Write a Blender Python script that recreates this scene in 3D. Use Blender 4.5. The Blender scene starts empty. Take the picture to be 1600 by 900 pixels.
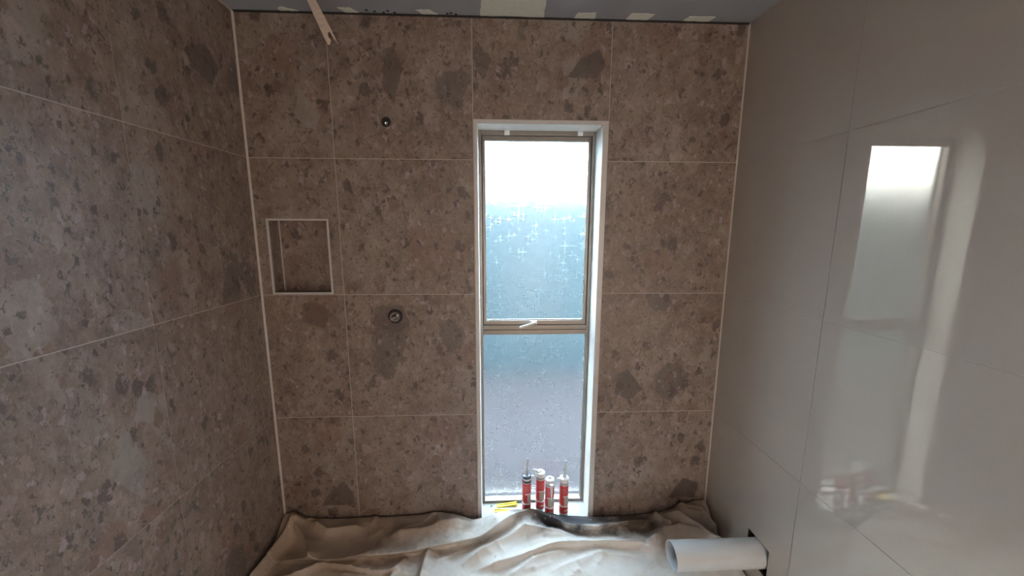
import bpy, bmesh, math, random
import numpy as np
from mathutils import Matrix, Vector

random.seed(7)
SC = bpy.context.scene
COL = SC.collection

# ------------------------------------------------------------------ camera
W, H = 2.159, 2.378            # room width, ceiling height (tiles are 0.6 m)
CX, CY, CZ = 1.0719, -1.6922, 1.4992
YAW, PITCH, ROLL, FPX = 0.0403, 0.1571, 0.0026, 574.48
fwd = Vector((math.sin(YAW), math.cos(YAW), 0)); rgt = Vector((math.cos(YAW), -math.sin(YAW), 0)); up = Vector((0, 0, 1))
f2 = fwd * math.cos(PITCH) - up * math.sin(PITCH); u2 = up * math.cos(PITCH) + fwd * math.sin(PITCH)
r3 = rgt * math.cos(ROLL) + u2 * math.sin(ROLL); u3 = u2 * math.cos(ROLL) - rgt * math.sin(ROLL)
cam = bpy.data.cameras.new('camera'); cam_o = bpy.data.objects.new('camera', cam); COL.objects.link(cam_o)
cam.sensor_width = 36; cam.lens = FPX / 1600 * 36; cam.clip_start = 0.02
m = Matrix((r3, u3, -f2)).transposed().to_4x4(); m.translation = (CX, CY, CZ)
cam_o.matrix_world = m
SC.camera = cam_o

# ------------------------------------------------------------------ light
world = bpy.data.worlds.new('overcast_sky'); SC.world = world; world.use_nodes = True
bg = world.node_tree.nodes['Background']
bg.inputs[0].default_value = (0.70, 0.86, 1.0, 1); bg.inputs[1].default_value = 29.0

dl = bpy.data.lights.new('doorway_fill', 'AREA'); dl.shape = 'RECTANGLE'; dl.size = 0.86; dl.size_y = 2.0  # warm fill added behind the camera, set in an unseen doorway
dl.energy = 18.5; dl.color = (1.0, 0.82, 0.69)
dlo = bpy.data.objects.new('doorway_fill', dl); COL.objects.link(dlo)
dlo.location = (1.55, -3.06, 1.02); dlo.rotation_euler = (math.radians(90), 0, 0)   # faces +y, into the room

SC.view_settings.view_transform = 'Standard'; SC.view_settings.look = 'None'
SC.view_settings.gamma = 1.0; SC.view_settings.exposure = 0.70; SC.view_settings.use_curve_mapping = False
SC.cycles.use_denoising = True
SC.cycles.max_bounces = 8; SC.cycles.diffuse_bounces = 4; SC.cycles.glossy_bounces = 3
SC.cycles.transmission_bounces = 4; SC.cycles.sample_clamp_indirect = 12.0
SC.cycles.caustics_refractive = True; SC.cycles.caustics_reflective = True

# ------------------------------------------------------------------ node helpers
class NT:
    def __init__(s, name):
        s.m = bpy.data.materials.new(name); s.m.use_nodes = True
        s.t = s.m.node_tree; s.bsdf = s.t.nodes['Principled BSDF']; s.out = s.t.nodes['Material Output']
    def n(s, kind, **kw):
        nd = s.t.nodes.new(kind)
        for k, v in kw.items(): setattr(nd, k, v)
        return nd
    def put(s, sock, v):
        if v is None: return
        if hasattr(v, 'is_output'): s.t.links.new(v, sock)
        elif isinstance(v, (tuple, list)) and len(v) == 3 and sock.type == 'RGBA': sock.default_value = (*v, 1)
        else: sock.default_value = v
    def math(s, op, a, b=None, c=None, clamp=False):
        nd = s.n('ShaderNodeMath', operation=op, use_clamp=clamp)
        for i, v in enumerate((a, b, c)): s.put(nd.inputs[i], v)
        return nd.outputs[0]
    def vmath(s, op, a, b=None, scale=None):
        nd = s.n('ShaderNodeVectorMath', operation=op); s.put(nd.inputs[0], a)
        if b is not None: s.put(nd.inputs[1], b)
        if scale is not None: s.put(nd.inputs['Scale'], scale)
        return nd.outputs['Value'] if op in ('LENGTH', 'DOT_PRODUCT', 'DISTANCE') else nd.outputs[0]
    def noise(s, vec, scale, detail=4, rough=0.55, dist=0.0, out=0):
        nd = s.n('ShaderNodeTexNoise'); s.put(nd.inputs['Vector'], vec); nd.inputs['Scale'].default_value = scale
        nd.inputs['Detail'].default_value = detail; nd.inputs['Roughness'].default_value = rough; nd.inputs['Distortion'].default_value = dist
        return nd.outputs[out]
    def vor(s, vec, scale, feature='F1', dims='3D', rnd=1.0):
        nd = s.n('ShaderNodeTexVoronoi', feature=feature, voronoi_dimensions=dims); s.put(nd.inputs['Vector'], vec)
        nd.inputs['Scale'].default_value = scale; nd.inputs['Randomness'].default_value = rnd
        return nd
    def rng(s, v, a, b, c=0.0, d=1.0, smooth=False):
        nd = s.n('ShaderNodeMapRange'); nd.interpolation_type = 'SMOOTHSTEP' if smooth else 'LINEAR'
        for i, x in enumerate((v, a, b, c, d)): s.put(nd.inputs[i], x)
        return nd.outputs[0]
    def mix(s, f, a, b, blend='MIX'):
        nd = s.n('ShaderNodeMix', data_type='RGBA', blend_type=blend)
        s.put(nd.inputs[0], f); s.put(nd.inputs[6], a); s.put(nd.inputs[7], b)
        return nd.outputs[2]
    def sep(s, v):
        nd = s.n('ShaderNodeSeparateXYZ'); s.put(nd.inputs[0], v); return nd.outputs
    def pos(s): return s.n('ShaderNodeNewGeometry').outputs['Position']
    def bump(s, h, strength, dist=0.01):
        nd = s.n('ShaderNodeBump'); s.put(nd.inputs['Height'], h); nd.inputs['Strength'].default_value = strength
        nd.inputs['Distance'].default_value = dist; s.put(s.bsdf.inputs['Normal'], nd.outputs[0]); return nd.outputs[0]
    def set(s, col=None, rough=None, metal=None, spec=None, ior=None):
        b = s.bsdf.inputs
        if col is not None: s.put(b['Base Color'], col)
        if rough is not None: s.put(b['Roughness'], rough)
        if metal is not None: s.put(b['Metallic'], metal)
        if spec is not None: s.put(b['Specular IOR Level'], spec)
        if ior is not None: s.put(b['IOR'], ior)
        return s.m

MAT = {}
def simple(name, col, rough=0.5, metal=0.0, var=0.06, scale=25, bump=0.0, spec=0.5):
    t = NT(name); n = t.noise(t.pos(), scale, 4)
    t.set(t.mix(t.rng(n, 0.3, 0.7), tuple(c * (1 - var) for c in col), tuple(min(1, c * (1 + var)) for c in col)), rough, metal, spec)
    if bump: t.bump(n, bump, 0.004)
    MAT[name] = t.m; return t.m

def stone(name, polys=()):
    t = NT(name)
    P = t.pos(); rnd = t.n('ShaderNodeObjectInfo').outputs['Random']
    off = t.n('ShaderNodeCombineXYZ')
    t.put(off.inputs[0], t.math('MULTIPLY', rnd, 37.0)); t.put(off.inputs[1], t.math('MULTIPLY', rnd, 91.0)); t.put(off.inputs[2], t.math('MULTIPLY', rnd, 53.0))
    mp = t.n('ShaderNodeMapping'); t.put(mp.inputs['Vector'], t.vmath('ADD', P, off.outputs[0]))
    mp.inputs['Rotation'].default_value = (0.5, 0.6, 0.4); mp.inputs['Scale'].default_value = (1.0, 1.3, 0.8)
    v = mp.outputs[0]
    wn = t.n('ShaderNodeTexNoise'); t.put(wn.inputs['Vector'], v); wn.inputs['Scale'].default_value = 30; wn.inputs['Detail'].default_value = 4; wn.inputs['Roughness'].default_value = 0.7
    d = t.vmath('SCALE', t.vmath('SUBTRACT', wn.outputs[1], (0.5, 0.5, 0.5)), scale=0.068)
    vd = t.vmath('ADD', v, d); ws = t.sep(wn.outputs[1])
    big = t.noise(v, 2.4, 3, 0.6); med = t.noise(vd, 11, 5, 0.7); fine = t.noise(v, 110, 2, 0.6)
    col = t.mix(t.rng(big, 0.35, 0.65, smooth=True), (0.200, 0.150, 0.117), (0.236, 0.193, 0.162))
    col = t.mix(t.rng(med, 0.36, 0.74), t.mix(1.0, col, (0.76, 0.68, 0.63), 'MULTIPLY'), t.mix(1.0, col, (1.38, 1.38, 1.36), 'MULTIPLY'))
    col = t.mix(t.math('MULTIPLY', t.rng(ws[0], 0.50, 0.72), 0.62), col, (0.33, 0.285, 0.255))
    col = t.mix(t.math('MULTIPLY', t.rng(ws[2], 0.52, 0.70), 0.75), col, (0.135, 0.092, 0.074))
    col = t.mix(t.math('MULTIPLY', t.rng(fine, 0.5, 0.75), 0.35), col, (0.32, 0.27, 0.235))
    def layer(scale, tone, size, sel):
        """one cell layer: faint tone per cell plus the clasts picked from it"""
        nonlocal col
        n = t.vor(vd, scale); c = t.sep(n.outputs['Color'])
        k = t.rng(c[0], 0, 1, 1 - tone, 1 + tone); g = t.n('ShaderNodeCombineXYZ')
        for i in range(3): t.put(g.inputs[i], k)
        col = t.mix(1.0, col, g.outputs[0], 'MULTIPLY')
        inner = t.rng(n.outputs['Distance'], size, size - 0.10)
        inner = t.math('MULTIPLY', inner, t.rng(fine, 0.2, 0.6, 0.6, 1.0))
        for lo, hi, colour, f in sel:
            mk = t.math('COMPARE', c[1], (lo + hi) / 2, (hi - lo) / 2)
            col = t.mix(t.math('MULTIPLY', t.math('MULTIPLY', mk, inner), f), col, colour)
    layer(7.0, 0.05, 0.62, [(0.955, 1.0, (0.09, 0.072, 0.062), 0.7), (0.0, 0.05, (0.30, 0.265, 0.238), 0.5), (0.45, 0.57, (0.20, 0.118, 0.086), 0.55)])
    layer(19, 0.06, 0.50, [(0.93, 1.0, (0.075, 0.052, 0.042), 0.85), (0.0, 0.07, (0.36, 0.275, 0.25), 0.45), (0.42, 0.48, (0.15, 0.085, 0.06), 0.7)])
    layer(44, 0.04, 0.50, [(0.90, 1.0, (0.065, 0.046, 0.038), 0.88), (0.0, 0.08, (0.42, 0.325, 0.34), 0.55)])
    layer(100, 0.05, 0.60, [(0.90, 1.0, (0.06, 0.045, 0.038), 0.75), (0.0, 0.07, (0.38, 0.35, 0.32), 0.3)])
    if polys:                       # large angular clasts printed on this tile
        px = t.sep(t.vmath('ADD', P, t.vmath('SCALE', d, scale=0.35)))
        for axis, pts, colour, f in polys:
            mask = None; n = len(pts); a = px[0] if axis == 'x' else px[1]
            for i in range(n):
                (x0, z0), (x1, z1) = pts[i], pts[(i + 1) % n]      # counter-clockwise
                L = math.hypot(x1 - x0, z1 - z0); nx, nz = -(z1 - z0) / L, (x1 - x0) / L
                e = t.math('ADD', t.math('MULTIPLY', a, nx), t.math('MULTIPLY', px[2], nz))
                k = t.rng(t.math('SUBTRACT', e, nx * x0 + nz * z0), -0.001, 0.003)
                mask = k if mask is None else t.math('MINIMUM', mask, k)
            mask = t.math('MULTIPLY', mask, t.rng(med, 0.3, 0.55, 0.6, 1.0))
            col = t.mix(t.math('MULTIPLY', mask, f), col, colour)
    t.set(col, t.rng(fine, 0.3, 0.7, 0.42, 0.54), spec=0.5, ior=1.7)
    MAT[name] = t.m
stone('stone')
DK = (0.070, 0.055, 0.046); RD = (0.11, 0.062, 0.044); LT = (0.30, 0.27, 0.24)
# wall, polygon in wall coordinates, colour, strength
POLYS = [
    ('x', [(1.372, 2.145), (1.505, 2.143), (1.545, 2.20), (1.512, 2.262), (1.43, 2.222)], DK, .8),
    ('x', [(0.187, 0.125), (0.36, 0.125), (0.345, 0.19), (0.305, 0.262), (0.235, 0.205)], DK, .75),
    ('x', [(1.955, 0.12), (2.10, 0.12), (2.115, 0.20), (2.03, 0.235)], DK, .75),
    ('x', [(1.645, 0.70), (1.72, 0.665), (1.79, 0.72), (1.71, 0.83), (1.66, 0.80)], DK, .75),
    ('x', [(0.495, 1.055), (0.61, 1.02), (0.665, 1.06), (0.63, 1.155), (0.505, 1.145)], DK, .6),
    ('x', [(0.585, 2.10), (0.635, 2.02), (0.675, 2.17), (0.645, 2.26), (0.60, 2.24)], DK, .6),
    ('x', [(0.17, 1.075), (0.27, 1.04), (0.30, 1.13), (0.245, 1.17), (0.18, 1.165)], RD, .7),
    ('x', [(0.21, 1.97), (0.30, 1.91), (0.32, 1.98), (0.24, 2.09)], LT, .7),
    ('y', [(-0.255, 2.065), (-0.16, 2.03), (-0.11, 2.11), (-0.17, 2.175), (-0.255, 2.13)], DK, .7),
    ('y', [(-0.73, 0.83), (-0.655, 0.70), (-0.62, 0.80), (-0.67, 0.95)], (0.30, 0.275, 0.25), .6),
    ('y', [(-0.64, 0.935), (-0.585, 0.90), (-0.56, 0.99), (-0.60, 1.02)], (0.30, 0.275, 0.25), .6),
]
def stone_for(axis, a, b, c, e):
    sel = [p for p in POLYS if p[0] == axis and a < sum(q[0] for q in p[1]) / len(p[1]) < b and c < sum(q[1] for q in p[1]) / len(p[1]) < e]
    if not sel: return 'stone'
    nm = 'stone_%s_%d_%d' % (axis, round(a * 10), round(c * 10)); stone(nm, sel); return nm

def polished():
    t = NT('polished_tile'); P = t.pos()
    n = t.noise(P, 3.2, 5, 0.6); f = t.noise(P, 220, 3, 0.6)
    c = t.mix(t.rng(n, 0.3, 0.7), (0.43, 0.388, 0.338), (0.455, 0.412, 0.36))
    c = t.mix(t.math('MULTIPLY', t.rng(f, 0.4, 0.7), 0.25), c, (0.38, 0.352, 0.318))
    t.set(c, t.rng(n, 0.3, 0.7, 0.014, 0.024), spec=0.5, ior=1.85)
    t.bsdf.inputs['Specular Tint'].default_value = (1.0, 0.78, 0.58, 1)
    MAT['polished'] = t.m
polished()

simple('grout', (0.50, 0.44, 0.385), 0.85, var=0.08, scale=60)
simple('grey_grout', (0.47, 0.45, 0.41), 0.8, var=0.05, scale=60)
simple('sealant_bead', (0.52, 0.47, 0.42), 0.6)
simple('ceiling_board', (0.33, 0.355, 0.385), 0.8, var=0.05, scale=5)
simple('plaster', (0.72, 0.76, 0.68), 0.85, var=0.04, scale=40)
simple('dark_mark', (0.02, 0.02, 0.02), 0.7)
simple('wall_paint', (0.30, 0.27, 0.24), 0.5)
simple('sky_block_paint', (0.55, 0.52, 0.47), 0.7)
simple('concrete', (0.24, 0.23, 0.215), 0.85, var=0.12, scale=8)
simple('paving', (0.0245, 0.0225, 0.0235), 0.95, var=0.12, scale=6, spec=0.0)
simple('white_reveal', (0.80, 0.79, 0.75), 0.65, var=0.02)
simple('sill_paint', (0.52, 0.54, 0.53), 0.65, var=0.05, scale=30)
simple('bronze_aluminium', (0.225, 0.205, 0.18), 0.38, 0.6, var=0.05)
simple('brick_grey', (0.03, 0.03, 0.032), 0.95, spec=0.0)
simple('dark_gasket', (0.03, 0.03, 0.035), 0.6)
simple('white_plastic', (0.76, 0.78, 0.78), 0.35, var=0.03)
simple('niche_trim', (0.58, 0.56, 0.54), 0.4, 0.15, var=0.04)
simple('brass', (0.55, 0.42, 0.22), 0.3, 1.0)
simple('chrome', (0.75, 0.76, 0.78), 0.12, 1.0, var=0.02)
simple('black_rubber', (0.018, 0.017, 0.017), 0.55)
simple('pale_timber', (0.80, 0.66, 0.54), 0.65, var=0.14, scale=90, bump=0.2)
simple('pvc', (0.62, 0.66, 0.68), 0.35, var=0.03, scale=12)
simple('hole_shade', (0.03, 0.028, 0.025), 0.9)
simple('grey_band', (0.34, 0.36, 0.36), 0.4)
simple('navy_cap', (0.03, 0.04, 0.075), 0.4)
simple('yellow_plastic', (0.80, 0.62, 0.04), 0.4, var=0.05)
simple('green_plastic', (0.10, 0.30, 0.14), 0.5)
simple('fence_steel', (0.0195, 0.030, 0.0335), 0.9, var=0.05, scale=2, spec=0.0)

def clear_plastic():
    t = NT('clear_nozzle_plastic'); t.set((0.80, 0.85, 0.88), 0.25)
    t.bsdf.inputs['Transmission Weight'].default_value = 0.45; t.bsdf.inputs['IOR'].default_value = 1.4
    t.put(t.bsdf.inputs['Base Color'], t.mix(t.rng(t.noise(t.pos(), 60), .3, .7), (0.76, 0.82, 0.85), (0.84, 0.88, 0.9)))
    MAT['clear_plastic'] = t.m
clear_plastic()

def frosted():
    t = NT('star_patterned_glass'); P = t.pos(); s = t.sep(P)
    xy = t.n('ShaderNodeCombineXYZ'); t.put(xy.inputs[0], s[0]); t.put(xy.inputs[1], s[2]); v = xy.outputs[0]
    star = None
    for sc, arm, wd, thr in ((9, 0.017, 0.0015, 0.66), (22, 0.008, 0.0014, 0.82), (44, 0.004, 0.0013, 0.86)):
        vo = t.vor(v, sc, dims='2D', rnd=0.9)
        d = t.sep(t.vmath('SUBTRACT', v, vo.outputs['Position']))
        on = t.math('GREATER_THAN', t.sep(vo.outputs['Color'])[0], thr)
        size = t.rng(t.sep(vo.outputs['Color'])[1], 0, 1, 0.6, 1.3)
        ax = t.math('ABSOLUTE', d[0]); az = t.math('ABSOLUTE', d[1])
        def arm_(a, b):
            l = t.math('MULTIPLY', t.math('EXPONENT', t.math('DIVIDE', t.math('MULTIPLY', a, -1.0), t.math('MULTIPLY', size, arm))), 1.0)
            w = t.math('EXPONENT', t.math('MULTIPLY', t.math('POWER', t.math('DIVIDE', b, wd), 2.0), -1.0))
            return t.math('MULTIPLY', l, w)
        st = t.math('MULTIPLY', t.math('MAXIMUM', arm_(ax, az), t.math('MULTIPLY', arm_(az, ax), 0.8)), on)
        star = st if star is None else t.math('MAXIMUM', star, st)
    hammer = t.noise(P, 160, 3, 0.6)
    h = t.math('ADD', t.math('MULTIPLY', star, 1.0), t.math('MULTIPLY', hammer, 0.05))
    b = t.n('ShaderNodeBump'); b.inputs['Strength'].default_value = 0.5; b.inputs['Distance'].default_value = 0.001; t.put(b.inputs['Height'], h)
    i = t.bsdf.inputs
    i['Base Color'].default_value = (0.93, 0.97, 0.98, 1); i['Transmission Weight'].default_value = 1.0
    i['IOR'].default_value = 1.42; t.put(i['Roughness'], t.rng(star, 0.0, 0.9, 0.265, 0.80)); t.put(i['Normal'], b.outputs[0])
    MAT['glass'] = t.m
frosted()

def canvas():
    t = NT('canvas_drop_sheet'); P = t.pos()
    n = t.noise(P, 6, 6, 0.6); f = t.noise(P, 300, 2)
    c = t.mix(t.rng(n, 0.35, 0.7), (0.66, 0.63, 0.58), (0.76, 0.75, 0.72))
    s = t.sep(P)
    def blot(cx, cy, rx, ry, colour, f_):
        nonlocal c
        dx = t.math('DIVIDE', t.math('SUBTRACT', s[0], cx), rx); dy = t.math('DIVIDE', t.math('SUBTRACT', s[1], cy), ry)
        r = t.math('SQRT', t.math('ADD', t.math('MULTIPLY', dx, dx), t.math('MULTIPLY', dy, dy)))
        r = t.math('ADD', r, t.rng(t.noise(P, 11, 5, 0.6), 0, 1, -0.6, 0.6))
        c = t.mix(t.math('MULTIPLY', t.rng(r, 1.0, 0.45), f_), c, colour)
    blot(0.30, -0.12, 0.75, 0.24, (0.34, 0.26, 0.195), 0.85)     # brown dirt, with the dimmer left end painted in
    blot(0.15, -0.25, 0.55, 0.30, (0.40, 0.32, 0.25), 0.8)
    blot(0.62, -0.06, 0.40, 0.12, (0.30, 0.235, 0.18), 0.8)
    blot(0.08, -0.05, 0.22, 0.16, (0.40, 0.31, 0.235), 0.9)
    blot(1.44, -0.050, 0.34, 0.10, (0.060, 0.063, 0.070), 1.0)  # dark paint stain
    blot(1.82, -0.055, 0.34, 0.11, (0.10, 0.078, 0.062), 1.0)
    blot(1.18, -0.02, 0.18, 0.04, (0.20, 0.165, 0.14), 0.8)
    blot(2.04, -0.06, 0.26, 0.20, (0.36, 0.29, 0.23), 0.85)
    blot(1.95, -0.18, 0.20, 0.14, (0.34, 0.28, 0.23), 0.7)
    # paint spatter
    vo = t.vor(P, 34); k = t.math('MULTIPLY', t.math('GREATER_THAN', t.sep(vo.outputs['Color'])[0], 0.9), t.math('LESS_THAN', vo.outputs['Distance'], 0.11))
    c = t.mix(t.math('MULTIPLY', k, 0.8), c, (0.16, 0.17, 0.2))
    vo = t.vor(P, 42); k = t.math('MULTIPLY', t.math('GREATER_THAN', t.sep(vo.outputs['Color'])[0], 0.85), t.math('LESS_THAN', vo.outputs['Distance'], 0.12))
    c = t.mix(t.math('MULTIPLY', k, 0.8), c, (0.78, 0.78, 0.76))
    t.set(c, 0.9, spec=0.2)
    t.bump(t.math('ADD', f, t.math('MULTIPLY', t.noise(P, 45, 5), 1.5)), 0.25, 0.004)
    MAT['canvas'] = t.m
canvas()

def cart_label(name, dark):
    t = NT(name); uv = t.n('ShaderNodeUVMap').outputs[0]; s = t.sep(uv); u, v = s[0], s[1]
    RED = (0.50, 0.035, 0.045); PALE = (0.50, 0.54, 0.46); WH = (0.78, 0.78, 0.78)
    def band(x, a, b): return t.math('MULTIPLY', t.math('GREATER_THAN', x, a), t.math('LESS_THAN', x, b))
    red = t.mix(t.rng(t.noise(uv, 14, 3), .35, .65), RED, (0.58, 0.07, 0.07))
    c = red
    # upper red field with pale lettering rows
    rows = t.math('MULTIPLY', band(v, 0.70, 0.90), t.math('GREATER_THAN', t.math('SINE', t.math('MULTIPLY', v, 95.0)), 0.45))
    rows = t.math('MULTIPLY', rows, t.math('GREATER_THAN', t.noise(t.vmath('MULTIPLY', uv, (60, 14, 0)), 1.0, 1), 0.5))
    c = t.mix(t.math('MULTIPLY', rows, 0.35), c, WH)
    pan = t.math('MULTIPLY', band(v, 0.36, 0.62), band(u, 0.44 if not dark else 0.48, 0.72))
    pc = t.mix(t.math('MULTIPLY', t.math('GREATER_THAN', t.math('SINE', t.math('MULTIPLY', v, 170.0)), 0.2), 0.5), PALE, (0.22, 0.27, 0.24))
    c = t.mix(pan, c, pc)
    c = t.mix(t.math('MULTIPLY', band(v, 0.62, 0.66), band(u, 0.40, 0.75)), c, WH)
    wob = t.math('ADD', v, t.rng(t.noise(uv, 9, 2), 0, 1, -0.06, 0.06))
    c = t.mix(band(wob, 0.27, 0.34), c, WH)
    c = t.mix(t.math('MULTIPLY', band(wob, 0.12, 0.19), band(u, 0.46, 0.62)), c, (0.75, 0.55, 0.35))
    c = t.mix(t.math('LESS_THAN', v, 0.05), c, WH)
    t.set(c, 0.35); MAT[name] = t.m
cart_label('red_label', False); cart_label('red_label_dark', True)

# ------------------------------------------------------------------ mesh helpers
def link(name, me, mat=None, parent=None, smooth=False):
    o = bpy.data.objects.new(name, me); COL.objects.link(o)
    if mat is not None and len(me.materials) == 0: me.materials.append(MAT[mat])
    if parent is not None: o.parent = parent
    if smooth:
        for p in me.polygons: p.use_smooth = True
    return o
def from_bm(name, bm, mat=None, parent=None, smooth=False):
    me = bpy.data.meshes.new(name); bmesh.ops.recalc_face_normals(bm, faces=bm.faces[:]); bm.to_mesh(me); bm.free()
    return link(name, me, mat, parent, smooth)
def box_bm(bm, a, b, bevel=0.0):
    r = bmesh.ops.create_cube(bm, size=1.0); vs = r['verts']
    for v in vs:
        v.co = Vector([(a[i] + b[i]) / 2 + v.co[i] * (b[i] - a[i]) for i in range(3)])
    if bevel:
        es = {e for v in vs for e in v.link_edges}
        bmesh.ops.bevel(bm, geom=list(es), offset=bevel, segments=2, affect='EDGES', profile=0.6)
def box(name, a, b, mat, parent=None, bevel=0.0):
    bm = bmesh.new(); box_bm(bm, a, b, bevel); return from_bm(name, bm, mat, parent)
def lathe_bm(bm, prof, origin, axis=Vector((0, 0, 1)), seg=28, cap=True):
    """prof: list of (radius, height) along axis from origin"""
    axis = Vector(axis).normalized(); q = Vector((0, 0, 1)).rotation_difference(axis)
    rings = []
    for r, h in prof:
        rings.append([bm.verts.new(Vector(origin) + q @ Vector((r * math.cos(2 * math.pi * k / seg), r * math.sin(2 * math.pi * k / seg), h))) for k in range(seg)])
    for A, B in zip(rings, rings[1:]):
        for k in range(seg): bm.faces.new((A[k], A[(k + 1) % seg], B[(k + 1) % seg], B[k]))
    if cap:
        bm.faces.new(rings[0][::-1]); bm.faces.new(rings[-1])
def lathe(name, prof, origin, mat, parent=None, axis=(0, 0, 1), seg=28, cap=True, smooth=True):
    bm = bmesh.new(); lathe_bm(bm, prof, origin, axis, seg, cap); o = from_bm(name, bm, mat, parent, smooth)
    if smooth:
        try: o.data.set_sharp_from_angle(angle=math.radians(40))
        except Exception: pass
    return o
def slab_bm(bm, us, vs, holes, d0, d1, to3):
    """grid slab in (u,v) with rectangular holes (as cut lines), between depths d0 and d1"""
    us = sorted(set(us)); vs = sorted(set(vs))
    inside = lambda u, v: any(h[0] < u < h[1] and h[2] < v < h[3] for h in holes)
    solid = {}
    for i in range(len(us) - 1):
        for j in range(len(vs) - 1):
            solid[i, j] = not inside((us[i] + us[i + 1]) / 2, (vs[j] + vs[j + 1]) / 2)
    cache = {}
    def V(i, j, d):
        k = (i, j, d)
        if k not in cache: cache[k] = bm.verts.new(to3(us[i], vs[j], d0 if d == 0 else d1))
        return cache[k]
    for (i, j), s in solid.items():
        if not s: continue
        for d in (0, 1): bm.faces.new((V(i, j, d), V(i + 1, j, d), V(i + 1, j + 1, d), V(i, j + 1, d)))
        for (di, dj, a, b) in ((-1, 0, (i, j), (i, j + 1)), (1, 0, (i + 1, j), (i + 1, j + 1)), (0, -1, (i, j), (i + 1, j)), (0, 1, (i, j + 1), (i + 1, j + 1))):
            if not solid.get((i + di, j + dj), False):
                bm.faces.new((V(*a, 0), V(*b, 0), V(*b, 1), V(*a, 1)))
def slab(name, u0, u1, v0, v1, holes, d0, d1, to3, mat, parent=None):
    hs = [(max(h[0], u0), min(h[1], u1), max(h[2], v0), min(h[3], v1)) for h in holes if h[0] < u1 and h[1] > u0 and h[2] < v1 and h[3] > v0]
    bm = bmesh.new()
    slab_bm(bm, [u0, u1] + [x for h in hs for x in h[:2]], [v0, v1] + [x for h in hs for x in h[2:]], hs, d0, d1, to3)
    return from_bm(name, bm, mat, parent)
def tag(o, label, cat=None, group=None, kind=None):
    o['label'] = label
    if cat: o['category'] = cat
    if group: o['group'] = group
    if kind: o['kind'] = kind
    return o
def struct(o, label=None):
    o['kind'] = 'structure'
    if label: o['label'] = label
    return o
def thing(name, loc, label, cat, group=None):
    o = bpy.data.objects.new(name, None); COL.objects.link(o); o.location = loc; o.empty_display_size = 0.05
    bpy.context.view_layer.update()
    return tag(o, label, cat, group)
def adopt(root):
    """children were built in world space; keep them there"""
    bpy.context.view_layer.update()
    inv = root.matrix_world.inverted()
    for c in root.children: c.matrix_parent_inverse = inv

# ------------------------------------------------------------------ setting: shell
FL = -0.02                      # floor level under the sheet
YR = -3.0                       # rear wall (behind the camera)
G = 0.0015                      # half grout joint
D = 0.0016                      # tile proud of the grout bed
WIN = (0.9705, 1.5625, 0.0, 1.970)   # outer edge of the window lining
NICHE = (0.052, 0.322, 1.206, 1.545)
HOLE = (-0.442, -0.319, 0.096, 0.222)

floor = struct(box('floor', (-0.2, YR - 0.2, FL - 0.15), (W + 0.2, 0.25, FL), 'concrete'), 'bare concrete bathroom floor under the drop sheet')
back3 = lambda u, v, d: (u, d, v)
left3 = lambda u, v, d: (-d, u, v)
right3 = lambda u, v, d: (W + d, u, v)

wall_back = struct(slab('wall_back', 0 - 0.2, W + 0.2, FL, H + 0.05, [WIN, NICHE], D, 0.19, back3, 'grout'), 'stone tiled back wall around the tall window')
XC = [0.004, 0.3688, 0.9688, 1.5645, W - 0.004]; ZR = [FL + 0.004, 0.6027, 1.2027, 1.8027, H - 0.007]
for i in range(4):
    for j in range(4):
        a, b, c, e = XC[i] + G, XC[i + 1] - G, ZR[j] + G, ZR[j + 1] - G
        if i == 2:
            if j < 3: continue
            c = 1.9735
        slab('tile', a, b, c, e, [(NICHE[0] - .001, NICHE[1] + .001, NICHE[2] - .001, NICHE[3] + .001)], 0.0, D, back3, stone_for('x', a, b, c, e), wall_back)

box('gap_shade_strip', (0.0, -0.0012, H - 0.0085), (W, D, H), 'dark_mark', wall_back)  # black strip standing in for the shadow gap under the ceiling

wall_left = struct(slab('wall_left', YR, 0.0, FL, H + 0.05, [], D, 0.15, left3, 'grout'), 'stone tiled shower side wall')
YC = [YR, -2.9316, -2.3316, -1.7316, -1.1316, -0.5316, -0.003]
for i in range(len(YC) - 1):
    for j in range(4):
        slab('tile', YC[i] + G, YC[i + 1] - G, ZR[j] + G, ZR[j + 1] - G, [], 0.0, D, left3, stone_for('y', YC[i], YC[i + 1], ZR[j], ZR[j + 1]), wall_left)

wall_right = struct(slab('wall_right', YR, 0.0, FL, H + 0.05, [HOLE], D, 0.15, right3, 'grey_grout'), 'polished pale tiled wall reflecting the window')
YC2 = [YR, -2.937, -2.337, -1.737, -1.137, -0.537, -0.003]
for i in range(len(YC2) - 1):
    for j in range(4):
        slab('tile', YC2[i] + G * .7, YC2[i + 1] - G * .7, ZR[j] + G * .7, ZR[j + 1] - G * .7, [HOLE], 0.0, D, right3, 'polished', wall_right)
box('cavity_shade', (W + 0.15, HOLE[0] - 0.1, HOLE[2] - 0.08), (W + 0.20, HOLE[1] + 0.1, HOLE[3] + 0.1), 'hole_shade', wall_right)  # dark backing added to stop light leaking through the hole

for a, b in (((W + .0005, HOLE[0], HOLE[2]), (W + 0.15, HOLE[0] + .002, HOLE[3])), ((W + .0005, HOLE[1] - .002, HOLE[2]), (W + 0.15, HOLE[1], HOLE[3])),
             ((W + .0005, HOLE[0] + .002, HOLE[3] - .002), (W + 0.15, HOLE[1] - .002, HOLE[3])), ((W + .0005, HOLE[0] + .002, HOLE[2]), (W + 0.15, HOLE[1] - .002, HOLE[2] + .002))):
    box('cavity_shade', a, b, 'hole_shade', wall_right)  # dark sleeves added so the sides of the hole look shaded

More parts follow.
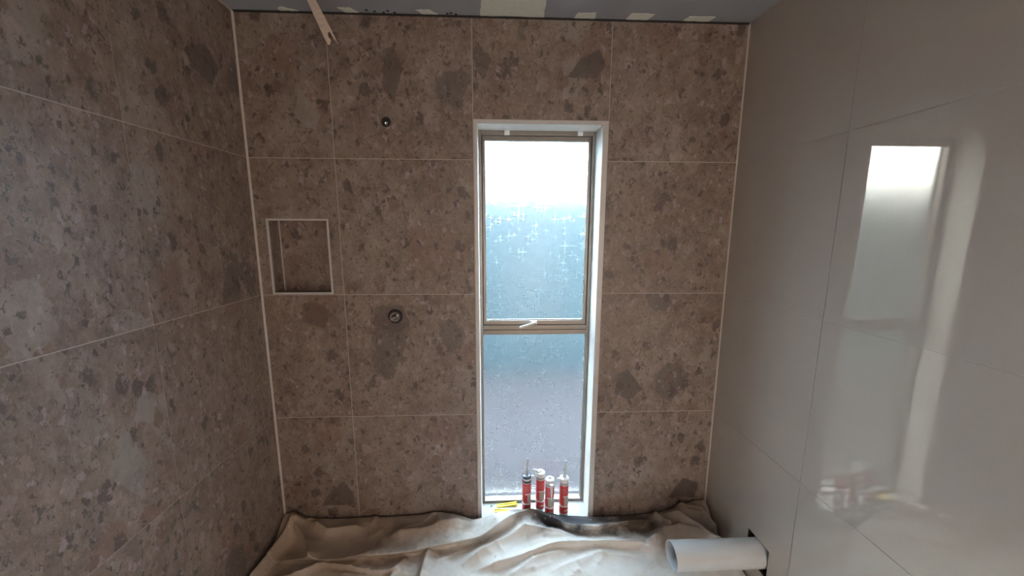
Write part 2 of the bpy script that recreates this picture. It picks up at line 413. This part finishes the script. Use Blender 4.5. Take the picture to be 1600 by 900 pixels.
wall_rear = struct(slab('wall_rear', -0.15, W + 0.15, FL, H + 0.05, [(1.10, 2.00, FL, 2.06)], YR - 0.1, YR, back3, 'wall_paint'), 'wall behind the camera with an open doorway')  # unseen doorway, shifted so the fill lights the left wall more
bm = bmesh.new()                # unseen shell added to keep the sky out of the doorway
for a, b in (((0.6, -4.6, FL - .1), (2.5, -4.5, 2.5)), ((0.6, -4.5, FL - .1), (0.7, YR - .1, 2.5)), ((2.4, -4.5, FL - .1), (2.5, YR - .1, 2.5)),
             ((0.7, -4.5, 2.4), (2.4, YR - .1, 2.5)), ((0.7, -4.5, FL - .1), (2.4, YR - .1, FL))):
    box_bm(bm, a, b)
struct(from_bm('wall_sky_block', bm, 'sky_block_paint'), 'unseen shell closing the doorway behind the camera against the sky')
ceiling = struct(box('ceiling', (-0.2, YR - 0.1, H), (W + 0.2, D, H + 0.08), 'ceiling_board'), 'unpainted grey plasterboard ceiling with filler patches')
ceil_patches = [
    [(0.215, -0.030), (0.268, -0.003), (0.195, -0.003), (0.190, -0.02)][::-1],
    [(0.435, -0.036), (0.485, -0.035), (0.508, -0.003), (0.452, -0.003)],
    [(0.745, -0.034), (0.80, -0.036), (0.832, -0.003), (0.765, -0.003)],
    [(1.000, -0.30), (1.262, -0.30), (1.265, -0.12), (1.272, -0.003), (1.005, -0.003), (1.013, -0.10)],
    [(1.405, -0.040), (1.48, -0.045), (1.485, -0.003), (1.397, -0.003)],
    [(1.630, -0.049), (1.725, -0.044), (1.712, -0.003), (1.617, -0.003)],
    [(1.875, -0.036), (1.985, -0.038), (1.975, -0.003), (1.865, -0.003)],
    [(0.30, -0.75), (0.42, -0.76), (0.43, -0.68), (0.31, -0.67)],
]
def jag(pts, n=5, amp=0.003):
    out = []
    for (x0, y0), (x1, y1) in zip(pts, pts[1:] + pts[:1]):
        for k in range(n):
            t = k / n; out.append((x0 + (x1 - x0) * t + random.uniform(-amp, amp) * (k > 0), min(-0.002, y0 + (y1 - y0) * t + random.uniform(-amp, amp) * (k > 0))))
    return out
def flat_poly(name, pts, z0, z1, mat, parent=None):
    bm = bmesh.new()
    A = [bm.verts.new((x, y, z0)) for x, y in pts]; B = [bm.verts.new((x, y, z1)) for x, y in pts]
    bm.faces.new(A); bm.faces.new(B[::-1])
    for i in range(len(pts)): bm.faces.new((A[i], A[(i + 1) % len(pts)], B[(i + 1) % len(pts)], B[i]))
    return from_bm(name, bm, mat, parent)
for p in ceil_patches:
    flat_poly('filler_patch', jag(p), H - 0.0015, H, 'plaster', ceiling)
for x, y in [(0.545, -0.02), (0.575, -0.012), (0.61, -0.006), (0.63, -0.018), (0.655, -0.008), (0.87, -0.010), (0.885, -0.014), (0.905, -0.007)]:
    lathe('dark_smudge', [(0.0045, -0.0012), (0.006, 0)], (x, y, H), 'dark_mark', ceiling, seg=8)
# pale sealant beads up the two room corners
for k, (x, s) in enumerate(((0.0, 1), (W, -1))):
    bm = bmesh.new(); w = 0.0065 if k == 0 else 0.005
    A = [bm.verts.new((x + s * dx, dy, FL)) for dx, dy in ((0, 0), (w, 0), (0, -w))]
    B = [bm.verts.new((x + s * dx, dy, H - 0.004)) for dx, dy in ((0, 0), (w, 0), (0, -w))]
    bm.faces.new(A); bm.faces.new(B)
    for i in range(3): bm.faces.new((A[i], A[(i + 1) % 3], B[(i + 1) % 3], B[i]))
    struct(from_bm('trim_%d' % (k + 1), bm, 'sealant_bead' if k == 0 else 'grout'), 'pale sealant bead up the %s corner' % ('left back' if k == 0 else 'right back'))

# ------------------------------------------------------------------ window
win = bpy.data.objects.new('window_1', None); COL.objects.link(win); struct(win, 'tall narrow window with two frosted panes and white lining')
SILL = 0.025
X0, X1, ZT = 0.9865, 1.5390, 1.9545         # inside of the lining
F0, F1 = 0.108, 0.146                       # aluminium frame depth
bx = lambda n, a, b, mt, bev=0.0015, p=win: box(n, a, b, mt, p, bev)
YL = -0.003
bx('edge_trim', (WIN[0], YL - .002, 0.004), (X0 + .0005, YL, WIN[3]), 'niche_trim', 0)
bx('edge_trim', (X1 - .0005, YL - .002, 0.004), (WIN[1], YL, WIN[3]), 'niche_trim', 0)
bx('edge_trim', (X0 + .0005, YL - .002, ZT - .0005), (X1 - .0005, YL, WIN[3]), 'niche_trim', 0)
bx('lining_board', (WIN[0] + .001, YL, SILL - 0.02), (X0, F1, WIN[3]), 'white_reveal')
bx('lining_board', (X1, YL, SILL - 0.02), (WIN[1] - .001, F1, WIN[3]), 'white_reveal')
bx('lining_board', (X0, YL, ZT), (X1, F1, WIN[3]), 'white_reveal')
bx('sill_board', (X0, YL, 0.001), (X1, F1, SILL), 'sill_paint')
bx('brick_reveal', (WIN[0] + .001, F1, 0.001), (X0, 0.19, WIN[3]), 'brick_grey')
bx('brick_reveal', (X1, F1, 0.001), (WIN[1] - .001, 0.19, WIN[3]), 'brick_grey')
bx('brick_reveal', (X0, F1, 0.001), (X1, 0.19, SILL), 'brick_grey')
bx('brick_reveal', (X0, F1, ZT), (X1, 0.19, WIN[3]), 'brick_grey')
# outer frame
bx('frame_member', (X0, F0, SILL), (1.000, F1, ZT), 'bronze_aluminium')
bx('frame_member', (1.5225, F0, SILL), (X1, F1, ZT), 'bronze_aluminium')
bx('frame_member', (1.000, F0, ZT - 0.020), (1.5225, F1, ZT), 'bronze_aluminium')
bx('frame_member', (1.000, F0, SILL), (1.5225, F1, SILL + 0.016), 'bronze_aluminium')
bx('frame_member', (1.000, F0 - 0.004, 0.976), (1.5225, F1, 0.999), 'bronze_aluminium')
bx('frame_member', (1.000, F0 + 0.004, 0.999), (1.5225, F1, 1.022), 'bronze_aluminium')
# opening sash
sash = bpy.data.objects.new('sash', None); COL.objects.link(sash); sash.parent = win
S0, S1 = F0 + 0.010, F0 + 0.036
for a, b in (((1.003, S0, 1.024), (1.017, S1, ZT - 0.021)), ((1.506, S0, 1.024), (1.520, S1, ZT - 0.021)),
             ((1.017, S0, ZT - 0.042), (1.506, S1, ZT - 0.021)), ((1.017, S0, 1.024), (1.506, S1, 1.046))):
    box('sash_rail', a, b, 'bronze_aluminium', sash, 0.0015)
for a, b in (((1.000, S0 + .004, 1.023), (1.0032, S1, ZT - 0.02)), ((1.5198, S0 + .004, 1.023), (1.5225, S1, ZT - 0.02))):
    box('gasket', a, b, 'dark_gasket', sash)
box('gasket', (1.017, S0 + 0.006, 1.0455), (1.506, S1, 1.0490), 'dark_gasket', sash)
box('pane', (1.012, 0.134, 1.040), (1.511, 0.139, ZT - 0.036), 'glass', sash)
box('pane', (0.996, 0.134, SILL + 0.006), (1.5265, 0.139, 0.980), 'glass', win)
# latch
bm = bmesh.new(); box_bm(bm, (1.236, S0 - 0.010, 1.026), (1.272, S0, 1.046), 0.003)
lathe_bm(bm, [(0.010, 0), (0.010, 0.010), (0.006, 0.014)], (1.254, S0 - 0.008, 1.037), (0, -1, 0), 16)
lat = from_bm('latch_base', bm, 'white_plastic', sash); lat['label'] = 'white latch on the sash rail'
bm = bmesh.new(); box_bm(bm, (-0.078, -0.006, -0.0055), (0.012, 0.006, 0.0055), 0.003)
bmesh.ops.transform(bm, matrix=Matrix.Translation((1.256, S0 - 0.026, 1.038)) @ Matrix.Rotation(math.radians(-17), 4, 'Y'), verts=bm.verts[:])
from_bm('latch_lever', bm, 'white_plastic', sash)
# two small white clips hanging from the head of the lining
for x in (1.119, 1.461):
    bm = bmesh.new(); box_bm(bm, (x - 0.011, 0.055, ZT - 0.003), (x + 0.011, F0 + 0.001, ZT), 0.0008)
    box_bm(bm, (x - 0.012, F0 - 0.014, ZT - 0.022), (x + 0.012, F0 - 0.0005, ZT - 0.003), 0.001)
    from_bm('screen_clip', bm, 'white_plastic', win)

# ------------------------------------------------------------------ outside the glass
struct(box('ground', (-8, 0.26, -0.32), (10, 16, -0.25), 'paving'), 'grey paving outside the frosted window')
fence = thing('fence', (1.25, 2.6, -0.25), 'blue-grey steel fence outside, blurred through the frosted window', 'fence')
bm = bmesh.new()
xs = []; x = -5.0
while x < 7.5:
    for dx, dy in ((0, 0), (0.07, 0), (0.085, 0.025), (0.155, 0.025)): xs.append((x + dx, 2.6 + dy))
    x += 0.17
vv = [(bm.verts.new((a, b, -0.25)), bm.verts.new((a, b, 2.02))) for a, b in xs]
vb = [(bm.verts.new((a, b + 0.004, -0.25)), bm.verts.new((a, b + 0.004, 2.02))) for a, b in xs]
for (a, b), (c, d), (e, f), (g, h) in zip(vv, vv[1:], vb, vb[1:]):
    bm.faces.new((a, c, d, b)); bm.faces.new((e, f, h, g)); bm.faces.new((b, d, h, f))
from_bm('corrugated_sheet', bm, 'fence_steel', fence)
box('top_rail', (-5, 2.585, 2.01), (7.5, 2.645, 2.06), 'fence_steel', fence, 0.004)
for k in range(5):
    box('post', (-4.0 + 2.4 * k, 2.575, -0.25), (-3.95 + 2.4 * k, 2.655, 2.07), 'fence_steel', fence, 0.004)
adopt(fence)

# ------------------------------------------------------------------ niche
nc = thing('wall_niche', (0.187, 0.0, 1.206), 'recessed stone-lined shower niche with pale metal edge trim', 'niche')
n0, n1, z0, z1 = NICHE; ND = 0.092; tw = 0.0085
for a, b in (((n0, -0.003, z0), (n0 + tw, 0.006, z1)), ((n1 - tw, -0.003, z0), (n1, 0.006, z1)),
             ((n0 + tw, -0.003, z1 - tw), (n1 - tw, 0.006, z1)), ((n0 + tw, -0.003, z0), (n1 - tw, 0.006, z0 + tw))):
    box('edge_trim', a, b, 'niche_trim', nc, 0.001)
box('back_tile', (n0 + .0045, ND - 0.002, z0 + .0045), (n1 - .0045, ND, z1 - .0045), 'stone', nc)
box('corner_grout', (n0 + .003, ND - .0062, z0 + .003), (n0 + .0075, ND - .002, z1 - .003), 'sealant_bead', nc)
box('grout_bed', (n0, ND, z0), (n1, ND + 0.02, z1), 'grout', nc)
box('side_tile', (n0, 0.006, z0), (n0 + 0.003, ND, z1), 'stone', nc)
box('side_tile', (n1 - 0.003, 0.006, z0), (n1, ND, z1), 'stone', nc)
box('base_tile', (n0 + 0.003, 0.006, z0), (n1 - 0.003, ND, z0 + 0.003), 'stone', nc)
box('head_tile', (n0 + 0.003, 0.006, z1 - 0.003), (n1 - 0.003, ND, z1), 'stone', nc)
adopt(nc)

# ------------------------------------------------------------------ shower fittings
so = thing('shower_outlet', (0.597, 0, 1.955), 'dark round shower pipe outlet high on the stone wall', 'pipe outlet')
lathe('sleeve', [(0.019, 0), (0.0205, 0.003), (0.018, 0.005), (0.0145, 0.004), (0.0145, 0.0005)], (0.597, 0, 1.955), 'black_rubber', so, (0, -1, 0), 24, True)
lathe('threaded_end', [(0.0075, 0), (0.0075, 0.006), (0.005, 0.006), (0.005, 0.002)], (0.599, -0.0005, 1.948), 'chrome', so, (0, -1, 0), 18, True)
adopt(so)
mv = thing('mixer_valve', (0.598, 0, 1.100), 'unfinished shower mixer valve with black ring and chrome spindle', 'valve')
lathe('sealing_ring', [(0.032, 0), (0.033, 0.006), (0.030, 0.010), (0.024, 0.010), (0.024, 0.001)], (0.598, 0, 1.100), 'black_rubber', mv, (0, -1, 0), 32, True)
lathe('valve_body', [(0.0235, 0), (0.0235, 0.016), (0.021, 0.019), (0.013, 0.019)], (0.598, -0.001, 1.100), 'chrome', mv, (0, -1, 0), 32, True)
lathe('collar', [(0.0125, 0), (0.0125, 0.012), (0.010, 0.014)], (0.598, -0.020, 1.100), 'black_rubber', mv, (0, -1, 0), 24, True)
lathe('spindle', [(0.0085, 0), (0.0085, 0.026), (0.007, 0.029)], (0.598, -0.034, 1.100), 'chrome', mv, (0, -1, 0), 18, True)
adopt(mv)

# ------------------------------------------------------------------ drain pipe
PY, PZ, PX = -0.3805, 0.1590, 1.793
pp = lathe('waste_pipe', [(0.0515, 0.0), (0.0547, 0.0), (0.055, 0.001), (0.055, 0.47), (0.0515, 0.47), (0.0515, 0.0)], (PX, PY, PZ), 'pvc', None, (1, 0, 0), 56, False)
tag(pp, 'large white plastic waste pipe poking out of the right wall', 'pipe')

# ------------------------------------------------------------------ hanging timber strip
A = Vector((0.378, -0.200, H)); B = Vector((0.562, -0.42, 2.072))
ax = (B - A).normalized(); wd = ax.cross(Vector((CX, CY, CZ)) - B).normalized()      # width direction
wd = Vector((0.80, 0.12, 0.0)); wd = (wd - ax * wd.dot(ax)).normalized()
nn = ax.cross(wd).normalized(); L = (B - A).length
outline = [(0, -.0115), (L * .5, -.0145), (L * .88, -.0165), (L * .975, -.0165), (L * 1.0, -.0150), (L * 1.005, -.0105), (L * .965, -.0015), (L * .935, -.0040), (L * .89, -.0030), (L * .85, .0010), (L * .83, .0055),
           (L * .845, .0085), (L * .90, .0085), (L * .95, .0100), (L * .99, .0128), (L * .985, .0142), (L * .86, .0150), (L * .5, .0135), (0, .0110)]
bm = bmesh.new()
fr = [bm.verts.new(A + ax * s + wd * w + nn * 0.0025) for s, w in outline]; bk = [bm.verts.new(A + ax * s + wd * w - nn * 0.0025) for s, w in outline]
bm.faces.new(fr); bm.faces.new(bk[::-1])
for i in range(len(outline)): bm.faces.new((fr[i], fr[(i + 1) % len(outline)], bk[(i + 1) % len(outline)], bk[i]))
tag(from_bm('timber_strip', bm, 'pale_timber'), 'pale timber strip with a split forked end hanging from the ceiling', 'timber strip')

# ------------------------------------------------------------------ sealant cartridges
def cartridge(loc, label, top, nozzle, lab, turn=0.0, h=0.205):
    x, y, z = loc; r = 0.0232
    c = thing('sealant_cartridge', loc, label, 'cartridge', 'sealant cartridges on the window sill')
    lathe('barrel', [(r - .003, 0), (r, 0), (r, h), (r - .002, h + .002)], loc, 'white_plastic', c)
    # printed wrap with UVs
    me = bpy.data.meshes.new('label_wrap'); seg = 32; va = h * 0.06; vb = h * 0.87; V = []; Fc = []
    for k in range(seg + 1):
        a = -math.pi / 2 - math.pi + 2 * math.pi * k / seg + turn
        for zz in (va, vb): V.append((x + (r + .0004) * math.cos(a), y + (r + .0004) * math.sin(a), z + zz))
    for k in range(seg): Fc.append((2 * k, 2 * k + 2, 2 * k + 3, 2 * k + 1))
    me.from_pydata(V, [], Fc); uv = me.uv_layers.new(name='UVMap')
    for p in me.polygons:
        for li, vi in zip(p.loop_indices, p.vertices): uv.data[li].uv = ((vi // 2) / seg, vi % 2)
    link('label_wrap', me, lab, c, True)
    lathe('shoulder_ring', [(r + .0004, h * .885), (r + .0008, h * .885 + .002), (r + .0008, h * .885 + .010), (r + .0004, h * .885 + .012)], loc, 'grey_band' if top != 'navy_cap' else top, c)
    lathe('cap', [(r + .0008, h), (r + .0008, h + .008), (r - .002, h + .011), (.010, h + .013), (.008, h + .013), (.008, h + .020), (.0055, h + .022)], loc, top, c)
    if nozzle == 'up' or nozzle == 'up_right':
        lathe('nozzle', [(.0095, 0), (.0095, .008), (.0078, .012), (.0064, .040), (.0042, .085), (.0034, .088)], (x, y, z + h + .013), 'clear_plastic', c,
              (0.05, 0.02, 1) if nozzle == 'up' else (0.06, 0, 1), 18)
    elif nozzle == 'tilted':        # cut nozzle lying over the shoulder
        lathe('nozzle', [(.0085, 0), (.0095, .004), (.0085, .010), (.0062, .030), (.005, .036)], (x - .006, y - .004, z + h + .008), 'white_plastic', c, (-0.85, -0.1, 0.62), 18)
    else:                           # spare nozzle hanging point down along the front
        lathe('nozzle', [(.0088, 0), (.0095, .006), (.0075, .012), (.0055, .045), (.0028, .092), (.002, .094)], (x + .004, y - r - .0105, z + h + .000), 'white_plastic', c, (0.02, 0.03, -1), 18)
    if nozzle in ('up', 'up_right'):   # small side tab beside the cap
        sx = 1 if nozzle == 'up' else -1
        lathe('spare_tip', [(.006, 0), (.0065, .004), (.0045, .016), (.003, .018)], (x + sx * (r - .002), y - .002, z + h + .0015), 'white_plastic', c, (sx * .9, -.1, 0.28), 14)
    adopt(c); return c
cartridge((1.221, 0.040, SILL), 'red sealant cartridge with dark navy cap and clear upright nozzle, leftmost on sill', 'navy_cap', 'up', 'red_label_dark', 0.25)
cartridge((1.294, 0.052, SILL), 'red sealant cartridge with nozzle tilted off its white cap, second from left on sill', 'white_plastic', 'tilted', 'red_label', 0.1, 0.214)
cartridge((1.338, 0.008, SILL), 'red sealant cartridge with white nozzle hanging down its front, third from left on sill', 'white_plastic', 'down', 'red_label', -0.1)
cartridge((1.413, 0.016, SILL), 'red sealant cartridge with white cap and upright nozzle, rightmost on sill', 'white_plastic', 'up_right', 'red_label', 0.3)

# ------------------------------------------------------------------ yellow tile wedges on the sill
def wedge(loc, ln, wdt, rz, label):
    bm = bmesh.new(); ht = 0.011; n = 9
    sec = []
    for k in range(n + 1):
        s = k / n; hh = 0.003 + ht * (1 - s) + (0.0008 if k % 2 else 0)
        sec.append([bm.verts.new((-ln / 2 + ln * s, yy, zz)) for yy, zz in ((-wdt / 2, 0), (wdt / 2, 0), (wdt / 2, hh), (wdt * .22, hh), (wdt * .18, hh * .45), (-wdt * .18, hh * .45), (-wdt * .22, hh), (-wdt / 2, hh))])
    for P_, Q_ in zip(sec, sec[1:]):
        for i in range(8): bm.faces.new((P_[i], P_[(i + 1) % 8], Q_[(i + 1) % 8], Q_[i]))
    bm.faces.new(sec[0]); bm.faces.new(sec[-1])
    o = from_bm('tile_wedge', bm, 'yellow_plastic'); o.location = loc; o.rotation_euler = (0, 0, rz)
    tag(o, label, 'tile wedge', 'yellow tile wedges on the sill')
wedge((1.118, 0.088, SILL), 0.112, 0.022, math.radians(183), 'longer yellow plastic tile wedge, nearest the glass')
wedge((1.094, 0.046, SILL), 0.080, 0.022, math.radians(6), 'shorter yellow plastic tile wedge, nearest the drop sheet')
for i, (x, y) in enumerate(((1.035, 0.083), (1.046, 0.022))):
    o = lathe('plastic_crumb', [(0.004, 0), (0.0065, .002), (0.003, .004)], (x, y, SILL), 'green_plastic', None, seg=7)
    tag(o, ('tiny green plastic crumb beside the longer yellow wedge', 'tiny green plastic crumb at the front left of the sill')[i], 'crumb', 'green crumbs on the sill')

# ------------------------------------------------------------------ drop sheet
def drop_sheet():
    nx, ny = 430, 230
    xs = np.linspace(0.012, W - 0.012, nx); s = np.linspace(0, 1, ny) ** 1.35
    ys = -0.012 - s * 0.95
    X, Y = np.meshgrid(xs, ys)
    rs = np.random.RandomState(3)
    Z = np.zeros_like(X)
    for _ in range(26):       # broad undulation and fine creases
        k = rs.uniform(4, 22); a = rs.uniform(0, math.pi); ph = rs.uniform(0, 6.28)
        u = X * math.cos(a) + Y * math.sin(a) + 0.02 * np.sin(9 * X + ph) * np.cos(7 * Y + ph)
        Z += (0.010 / k ** 0.5) * np.sin(k * u * 2 + ph) * 0.35
    Z = Z * 0.9
    # profile along the back wall (how high the edge rides up the tiles)
    ex = [0, .05, .107, .2, .36, .55, .70, .79, .88, .945, 1.0, 1.06, 1.16, 1.25, 1.31, 1.42, 1.57, 1.72, 1.9, 1.98, 2.05, 2.10, 2.16]
    ez = [.080, .082, .050, .046, .050, .054, .060, .066, .045, .024, .035, .060, .074, .066, .040, .030, .020, .018, .030, .048, .075, .095, .100]
    E = np.interp(X, ex, ez)
    back = np.exp(-((Y + 0.01) / 0.075) ** 2)
    Z = Z * (1 - back * .6) + E * back + 0.010
    DY = np.zeros_like(X)
    def ridge(pts, h, wf, wb, over=0.0, sharp=2.0):
        nonlocal Z, DY
        h, sharp, over = h * 1.6, sharp * 0.78, over * 1.35
        best = np.full_like(X, 9.0); sgn = np.ones_like(X); hh = np.zeros_like(X); acc = 0
        pts = [np.array(p, float) for p in pts]; tot = sum(np.linalg.norm(b - a) for a, b in zip(pts, pts[1:]))
        for a, b in zip(pts, pts[1:]):
            d = b - a; L = np.linalg.norm(d)
            t = np.clip(((X - a[0]) * d[0] + (Y - a[1]) * d[1]) / L ** 2, 0, 1)
            qx, qy = a[0] + t * d[0], a[1] + t * d[1]
            dist = np.hypot(X - qx, Y - qy)
            cr = d[0] * (Y - a[1]) - d[1] * (X - a[0])      # >0 = left of the line
            along = (acc + t * L) / tot
            m_ = dist < best
            best = np.where(m_, dist, best); sgn = np.where(m_, np.sign(cr), sgn); hh = np.where(m_, np.clip(np.minimum(along, 1 - along) * 6 + .15, 0, 1), hh)
            acc += L
        w = np.where(sgn > 0, wb, wf)
        g = h * hh * np.exp(-(best / w) ** sharp)
        Z += g; DY -= over * g
    # lines run left to right, so 'left of the line' is the wall side
    ridge([(.10, -.20), (.199, -.188), (.427, -.180), (.657, -.164), (.801, -.133), (.982, -.095), (1.109, -.045), (1.23, -.015)], .034, .012, .075, .9, 1.6)
    ridge([(.903, -.250), (1.046, -.165), (1.20, -.085), (1.328, -.104), (1.449, -.135)], .030, .035, .030, .3, 1.5)
    ridge([(.98, -.275), (1.134, -.228), (1.318, -.171), (1.491, -.152), (1.754, -.160), (1.80, -.215)], .026, .022, .030, .5, 1.4)
    ridge([(1.22, -.010), (1.338, -.036), (1.41, -.070), (1.555, -.075), (1.746, -.051), (1.893, -.057)], .030, .016, .022, .6, 1.5)
    ridge([(1.10, -.330), (1.25, -.235), (1.40, -.205)], .012, .02, .02, 0, 1.5)
    ridge([(1.30, -.300), (1.55, -.215), (1.74, -.245)], .008, .02, .02, 0, 1.5)
    ridge([(.735, -.36), (.741, -.218), (.752, -.160)], .020, .030, .012, 0, 1.5)
    ridge([(.60, -.36), (.62, -.26), (.66, -.20)], .012, .020, .020, 0, 1.5)
    ridge([(1.915, -.03), (1.975, -.06), (2.03, -.115), (2.10, -.20), (2.12, -.30)], .050, .030, .022, .3, 1.5)
    ridge([(1.99, -.004), (2.02, -.045), (2.09, -.07), (2.13, -.16)], .055, .014, .024, .3, 1.4)
    ridge([(1.86, -.02), (1.885, -.055), (1.93, -.10)], .035, .016, .010, .3, 1.4)
    ridge([(1.78, -.19), (1.87, -.12), (1.96, -.105), (2.06, -.165)], .030, .025, .020, .2, 1.5)
    ridge([(.03, -.36), (.045, -.16), (.07, -.055), (.12, -.03)], .040, .012, .030, .0, 1.5)
    ridge([(.07, -.05), (.13, -.085), (.2, -.135), (.263, -.2)], .034, .016, .030, .3, 1.5)
    ridge([(.15, -.03), (.25, -.07), (.42, -.06)], .022, .016, .024, .3, 1.5)
    ridge([(.28, -.215), (.38, -.235), (.52, -.262), (.66, -.27)], .016, .012, .03, .5, 1.5)
    ridge([(.10, -.31), (.22, -.275), (.30, -.215)], .022, .016, .03, .2, 1.5)
    ridge([(.55, -.10), (.70, -.085), (.84, -.055), (.92, -.03)], .022, .02, .03, .2, 1.5)
    for _ in range(120):       # small pulled creases
        x0, y0 = rs.uniform(.05, 2.1), rs.uniform(-.8, -.03); a = rs.normal(0.25, .6); l = rs.uniform(.04, .16)
        ridge([(x0, y0), (x0 + l * math.cos(a) * .5, y0 + l * math.sin(a) * .5 + rs.uniform(-.01, .01)), (x0 + l * math.cos(a), y0 + l * math.sin(a))], rs.uniform(.002, .006), rs.uniform(.006, .014), rs.uniform(.012, .035), 0, 1.5)
    # clear of the pipe, down at the right-hand wall, never above the pipe or through the floor
    near = np.exp(-((Y - PY) / .13) ** 4) * np.clip((X - 1.72) / .06, 0, 1)
    Z = np.where(near > 0.02, np.minimum(Z, Z * (1 - near) + 0.055 * near), Z)
    sill = (X > .95) & (X < 1.58)
    Z = np.clip(Z, FL + 0.006, 0.125)
    Y2 = np.minimum(Y + DY, -0.008)
    verts = np.stack([X, Y2, Z], -1).reshape(-1, 3)
    idx = np.arange(nx * ny).reshape(ny, nx)
    faces = np.stack([idx[:-1, :-1], idx[1:, :-1], idx[1:, 1:], idx[:-1, 1:]], -1).reshape(-1, 4)
    me = bpy.data.meshes.new('drop_sheet'); me.from_pydata(verts.tolist(), [], faces.tolist())
    o = link('drop_sheet', me, 'canvas', None, True)
    tag(o, 'crumpled stained canvas drop sheet covering the bathroom floor', 'drop sheet')
drop_sheet()
